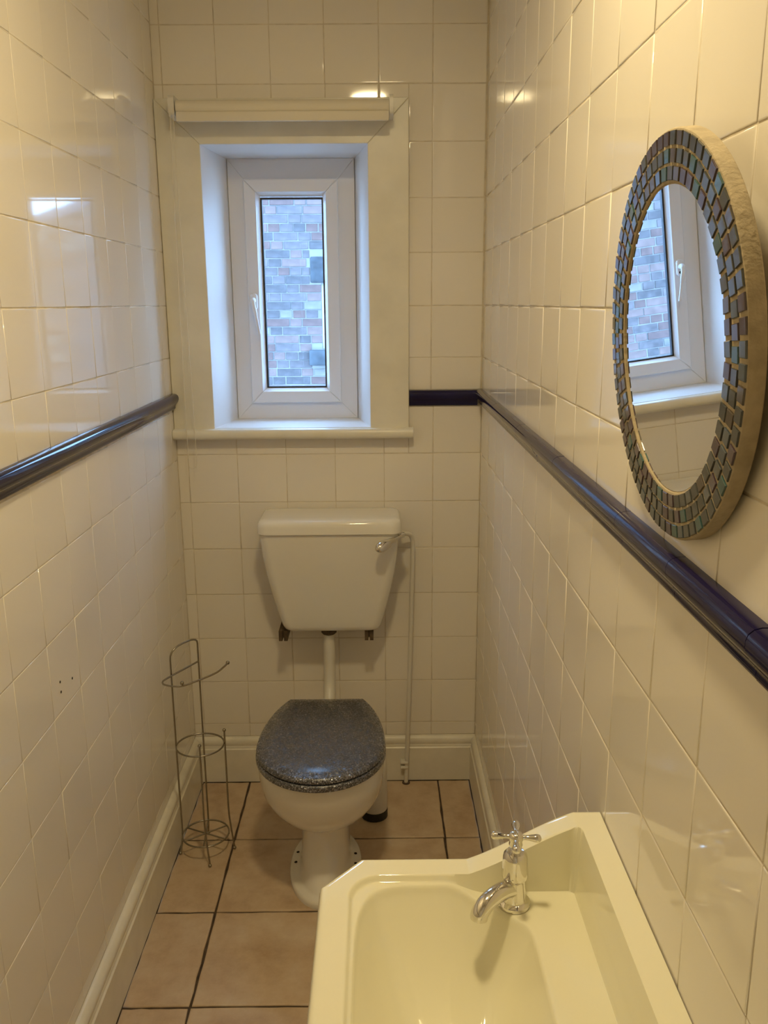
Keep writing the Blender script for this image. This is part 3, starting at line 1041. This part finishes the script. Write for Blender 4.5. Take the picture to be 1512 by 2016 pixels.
# tall hoop: left leg, top arch, back leg
mid = (left + back) / 2
arch = []
for k in range(13):                                   # flattened arch between the two tall legs
    a = math.pi * k / 12
    arch.append(Zv(left.lerp(back, .5 - .5 * math.copysign(abs(math.cos(a)) ** .75, math.cos(a))), .606 + .020 * k / 12 + .026 * math.sin(a) ** .8))
hoop = catmull([fl, Zv(left, .05), Zv(left, .15)], 4) + [Zv(left, .35), Zv(left, .50), Zv(left, .59)] + arch + [Zv(back, .60), Zv(back, .50), Zv(back, .35)] + catmull([Zv(back, .15), Zv(back, .05), fb], 4)
sw(tube_obj('hoop', hoop, WR, M['wire'], st, 8))
# short front and right legs
for a, f_ in ((front, ff), (right, fr_)):
    zt = .372 if a is front else .380
    sw(tube_obj('leg', catmull([f_, Zv(a.lerp(f_, .35), .075), Zv(a, .135), Zv(a, .25), Zv(a, zt)], 5), WR, M['wire'], st, 8))
    sw(sphere_obj('ball', Zv(a, zt + .004), .0052, M['wire'], st))
for f_ in (fl, fb, ff, fr_):
    sw(sphere_obj('foot', Vector((f_.x, f_.y, .0052)), .0052, M['wire'], st))
ringr = .0675
for nm, zz in (('upper_ring', .343), ('lower_ring', .055)):
    sw(tube_obj(nm, [Vector((SC.x + ringr * math.cos(2 * math.pi * k / 40), SC.y + ringr * math.sin(2 * math.pi * k / 40), zz)) for k in range(40)], WR, M['wire'], st, 8, closed=True))
for ang in (-25, 35, 95):
    a = math.radians(ang)
    dv = Vector((math.cos(a), math.sin(a), 0)) * ringr
    c0 = Zv(SC, .055)
    sw(tube_obj('base_bar', [c0 - dv, c0, c0 + dv], WR * .9, M['wire'], st, 8))
arm = [(-.840, -.3215, .572), (-.868, -.360, .568), (-.900, -.398, .562), (-.917, -.425, .559), (-.915, -.443, .559), (-.903, -.456, .560), (-.878, -.465, .560), (-.854, -.465, .562), (-.812, -.456, .574), (-.766, -.450, .592), (-.744, -.450, .609), (-.733, -.450, .620)]
ar = sw(tube_obj('roll_arm', catmull(arm, 6), WR, M['wire'], st, 8))
o = sphere_obj('ball', (-.732, -.450, .622), .0055, M['wire'], ar)
o = sphere_obj('ball', (-.8565, -.465, .570), .0055, M['wire'], ar)

# ================================================================== WASH BASIN
bx0, bx1, by1, by0 = -.402, -.0015, -1.527, -2.085
ba = empty('wash_basin', (-.2, -1.806, .62), 'cream ceramic wash basin with raised back fixed to the tiled wall', 'basin')
BAI = Matrix.Translation(-Vector(ba.location))
def bs(o):
    o.matrix_parent_inverse = BAI
    return o
def sstep(a, b, t):
    t = max(0., min(1., (t - a) / (b - a)))
    return t * t * (3 - 2 * t)
def lin(a, b, t):
    return max(0., min(1., (t - a) / (b - a)))
YM = (by0 + by1) / 2
def sd_box(x, y, x0, x1, y0, y1, r):
    """signed distance to rounded box, negative inside"""
    cx, cy, hx_, hy_ = (x0 + x1) / 2, (y0 + y1) / 2, (x1 - x0) / 2 - r, (y1 - y0) / 2 - r
    qx, qy = abs(x - cx) - hx_, abs(y - cy) - hy_
    return math.hypot(max(qx, 0), max(qy, 0)) + min(max(qx, qy), 0) - r
def rim_z(x):
    t = lin(-.192, -.040, x)
    t2 = .5 - .5 * math.cos(math.pi * t)
    return .783 + .075 * (t * .75 + t2 * .25)
LEDGE = .757
def basin_z(x, y):
    yy = YM + abs(y - YM)            # mirror onto the far half
    rz_ = rim_z(x)
    # distance inside from rim's inner edge (front chamfer included)
    s = sd_box(x, yy, -.3625, -.036, by0 + .040, by1 - .040, .045 if x < -.2 else .014)
    inside = -s
    # rim top with gently rolled outer edge
    so = max(bx0 - x, yy - by1, x - .02)
    cho = ((-(x - bx0)) * .75 + (yy - by1) * .66) + .0415
    so = max(so, cho)
    ed = -so
    z = rz_
    if ed < .010:
        q = 1 - max(ed, 0) / .010
        z -= .0080 * (1 - math.sqrt(max(0, 1 - q * q)))
    if inside <= 0:
        return z
    tray = LEDGE + .018 * sstep(-.17, -.23, x)        # narrow step round the bowl, lower tap ledge at the back
    z = rz_ + (tray - rz_) * sstep(0, .0065, inside)
    # bowl: super-ellipse in plan with a diagonal shoulder round the tap
    u_, v_ = abs(x - BCX) / BHX, abs(yy - YM) / BHY
    rr = (u_ ** 5 + v_ ** 5) ** .2
    cut = 1 + ((x + .114) * .60 + (yy - (by1 - .052)) * .80 + .052) / .13
    k = .10
    hh = max(0, min(1, .5 + .5 * (cut - rr) / k))
    rr = rr * (1 - hh) + cut * hh + k * hh * (1 - hh)
    if rr < 1.025:
        t = max(0, min(1, (1.025 - rr) / .05))
        ease = t * t * (3 - 2 * t)
        q = max(0., min(1., rr))
        z -= (.004 + .128 * (1 - q ** 2.6)) * ease
    return z
BCX, BHX, BHY = (-.3525 - .114) / 2, (.3525 - .114) / 2, (by1 - by0) / 2 - .052
bm = bmesh.new()
NXg, NYg = 210, 290
gx = [bx0 + (bx1 - bx0) * i / NXg for i in range(NXg + 1)]
gy = [by0 + (by1 - by0) * j / NYg for j in range(NYg + 1)]
vg = [[bm.verts.new((x, y, 0)) for y in gy] for x in gx]
for i in range(NXg):
    for j in range(NYg):
        bm.faces.new((vg[i][j], vg[i + 1][j], vg[i + 1][j + 1], vg[i][j + 1]))
for sy_ in (1, -1):
    yc0 = by1 if sy_ > 0 else by0
    a_ = Vector((bx0, yc0 - sy_ * .062, 0)); b_ = Vector((bx0 + .0555, yc0, 0))
    dv = (b_ - a_)
    nrm = Vector((-dv.y * sy_, dv.x * sy_, 0)).normalized()
    if nrm.x > 0: nrm = -nrm
    bmesh.ops.bisect_plane(bm, geom=bm.verts[:] + bm.edges[:] + bm.faces[:], plane_co=a_, plane_no=nrm, clear_outer=True)
for v in bm.verts:
    v.co.z = basin_z(v.co.x, v.co.y)
# outer skirt: sides drop and taper in toward the underside
edges = [e for e in bm.edges if e.is_boundary]
cc = Vector((-.19, YM, 0))
def pull(geom, f, dz=None, zabs=None):
    for v in geom:
        v.co.x = bx1 - (bx1 - v.co.x) * f
        v.co.y = YM + (v.co.y - YM) * f
        if dz is not None: v.co.z += dz
        if zabs is not None: v.co.z = zabs
for f, dz, za in ((1.004, -.006, None), (1.0, -.030, None), (.93, None, .715), (.72, None, .640), (.50, None, .600), (.3, None, .590)):
    r = bmesh.ops.extrude_edge_only(bm, edges=edges)
    nv = [g for g in r['geom'] if isinstance(g, bmesh.types.BMVert)]
    edges = [g for g in r['geom'] if isinstance(g, bmesh.types.BMEdge)]
    pull(nv, f if f > .9 and za is None else f, dz, za)
bmesh.ops.holes_fill(bm, edges=edges, sides=0)
body = bs(bm_obj('bowl', bm, M['basin'], ba, sm=True, sharp=55))
# pedestal column under the bowl
rings = []
for z, hx_, hy_ in ((0, .095, .105), (.02, .095, .105), (.05, .082, .092), (.2, .072, .082), (.45, .075, .085), (.58, .092, .10), (.605, .10, .11)):
    rings.append([(x, y, z) for x, y in rrect(-.175, YM, hx_, hy_, .06, 6)])
bm = bmesh.new()
loft(bm, rings)
bs(bm_obj('pedestal', bm, M['basin'], ba, sm=True, sharp=60))
# waste and overflow
bm = bmesh.new()
lathe(bm, [(.032, 0), (.033, .002), (.028, .004), (.020, .0025), (.001, .002)], (-.233, YM, basin_z(-.233, YM) - .0005), (0, 0, 1), 28)
bs(bm_obj('waste', bm, M['chrome'], ba, sm=True, sharp=50))
bm = bmesh.new()
loft(bm, [[(x, y, z) for y, z in rrect(YM + .005, .715, .018, .006, .0058)] for x in (-.1345, -.1290)])
bs(bm_obj('overflow_slot', bm, M['hole'], ba))

# ================================================================== TAP
TA = Vector((-.1325, -1.598, basin_z(-.1325, -1.598)))
tap = empty('basin_tap', TA + Vector((0, 0, .0003)), 'chrome pillar tap with cross handle on the basin ledge', 'tap')
bm = bmesh.new()
lathe(bm, [(.022, 0), (.0225, .002), (.0225, .006), (.020, .0085), (.0165, .010), (.0155, .013), (.0152, .042), (.0165, .046), (.0185, .049), (.0188, .054), (.0178, .064), (.0172, .078), (.0160, .084), (.0125, .0885), (.0085, .0895)], (0, 0, 0), (0, 0, 1), 28)
bm_obj('body', bm, M['chrome'], tap, sm=True, sharp=35)
sd = Vector((-.062, -.048, 0)).normalized()
pp = [Vector((0, 0, .030)) + sd * .006, Vector((0, 0, .0335)) + sd * .022, Vector((0, 0, .0335)) + sd * .040, Vector((0, 0, .0285)) + sd * .056, Vector((0, 0, .019)) + sd * .066, Vector((0, 0, .0115)) + sd * .068]
tpp = catmull(pp, 5)
bm = bmesh.new()
tube(bm, tpp, [.0128 - .0008 * k / (len(tpp) - 1) for k in range(len(tpp))], 18)
sp_ = bm_obj('spout', bm, M['chrome'], tap, sm=True, sharp=55)
bm = bmesh.new()
e0 = tpp[-1]
lathe(bm, [(.0082, 0), (.0082, .0008)], e0 + Vector((0, 0, -.0004)), (tpp[-1] - tpp[-2]), 16)
bm_obj('outlet', bm, M['hole'], sp_)
bm = bmesh.new()
lathe(bm, [(.0065, .089), (.0065, .094), (.0085, .097), (.0095, .101), (.0085, .106), (.0100, .110), (.0100, .116), (.007, .1195), (.0001, .1205)], (0, 0, 0), (0, 0, 1), 20)
hd = bm_obj('handle_hub', bm, M['chrome'], tap, sm=True, sharp=50)
for ang in (-8, 82, 172, 262):
    a = math.radians(ang)
    dv = Vector((math.cos(a), math.sin(a), 0))
    bm = bmesh.new()
    lathe(bm, [(.0042, .006), (.0034, .012), (.0036, .016), (.0052, .024), (.0060, .028), (.0052, .032), (.0025, .0340), (.0001, .0343)], (0, 0, .1125), dv, 14)
    bm_obj('handle_arm', bm, M['chrome'], hd, sm=True, sharp=60)

tap.scale = (1, 1, .94)

# ================================================================== MIRROR
MR, MG, MT, MTILT = .1968, .1490, .015, .0700
mcx = -(MT * math.cos(MTILT) + MR * math.sin(MTILT)) - .001
mi_ = empty('round_mirror', (mcx, -1.7644, 1.5317), 'round wall mirror in an iridescent mosaic frame, tilted slightly forward', 'mirror')
# local frame: X across (world y), Y up, Z toward the room (-x)
mi_.matrix_world = (Matrix.Translation((mcx, -1.7644, 1.5317)) @ Matrix.Rotation(-MTILT, 4, 'Y') @ Matrix(((0, 0, -1, 0), (-1, 0, 0, 0), (0, 1, 0, 0), (0, 0, 0, 1))))
bm = bmesh.new()
NS = 96
prof = [(MG - .004, -MT), (MR - .001, -MT), (MR, -MT + .001), (MR, -.0030), (MR - .0012, -.0008), (MR - .0030, -.0002), (MG + .002, -.0002), (MG + .0005, -.0010), (MG, -.0025), (MG - .004, -.0025)]
rings = [[(r * math.cos(2 * math.pi * k / NS), r * math.sin(2 * math.pi * k / NS), z) for k in range(NS)] for r, z in prof]
rings.append(rings[0])
loft(bm, rings, False, False)
bmesh.ops.remove_doubles(bm, verts=bm.verts, dist=1e-6)
fr_m = bm_obj('frame', bm, M['sand'], mi_, sm=True, sharp=40)
bm = bmesh.new()
lathe(bm, [(MG - .001, -.010), (MG - .001, -.0022)], (0, 0, 0), (0, 0, 1), NS)
bm_obj('mirror_glass', bm, M['mirror'], mi_)
rm = random.Random(5)
cnt = {}
for r0, r1, n in ((.1515, .1640, 56), (.1668, .1792, 61), (.1820, .1942, 66)):
    ph = rm.random()
    for k in range(n):
        a0 = 2 * math.pi * (k + ph + .12) / n
        a1 = 2 * math.pi * (k + ph + .88) / n
        am = (a0 + a1) / 2
        mi = rm.choice((0, 0, 0, 1, 1, 1, 2, 3, 3, 4))
        key = (n, mi)
        if key not in cnt:
            ha = (a1 - a0) / 2
            bm = bmesh.new()
            def q(ins, z):
                rc = (r0 + r1) / 2
                return [((r0 + ins) * math.cos(-ha) - rc, (r0 + ins) * math.sin(-ha) + ins, z), ((r1 - ins) * math.cos(-ha) - rc, (r1 - ins) * math.sin(-ha) + ins, z),
                        ((r1 - ins) * math.cos(ha) - rc, (r1 - ins) * math.sin(ha) - ins, z), ((r0 + ins) * math.cos(ha) - rc, (r0 + ins) * math.sin(ha) - ins, z)]
            loft(bm, [q(0, -.0006), q(0, .0009), q(.0005, .0013)], False, True)
            me = bpy.data.meshes.new('mosaic_piece')
            bmesh.ops.recalc_face_normals(bm, faces=bm.faces)
            bm.to_mesh(me); bm.free()
            me.materials.append(MOS[mi])
            cnt[key] = me
        o = bpy.data.objects.new('mosaic_piece', cnt[key])
        COL.objects.link(o)
        o.parent = fr_m
        o.rotation_euler = (rm.gauss(0, .015), rm.gauss(0, .015), am + rm.gauss(0, .02))
        o.location = ((r0 + r1) / 2 * math.cos(am), (r0 + r1) / 2 * math.sin(am), rm.uniform(0, .0003))
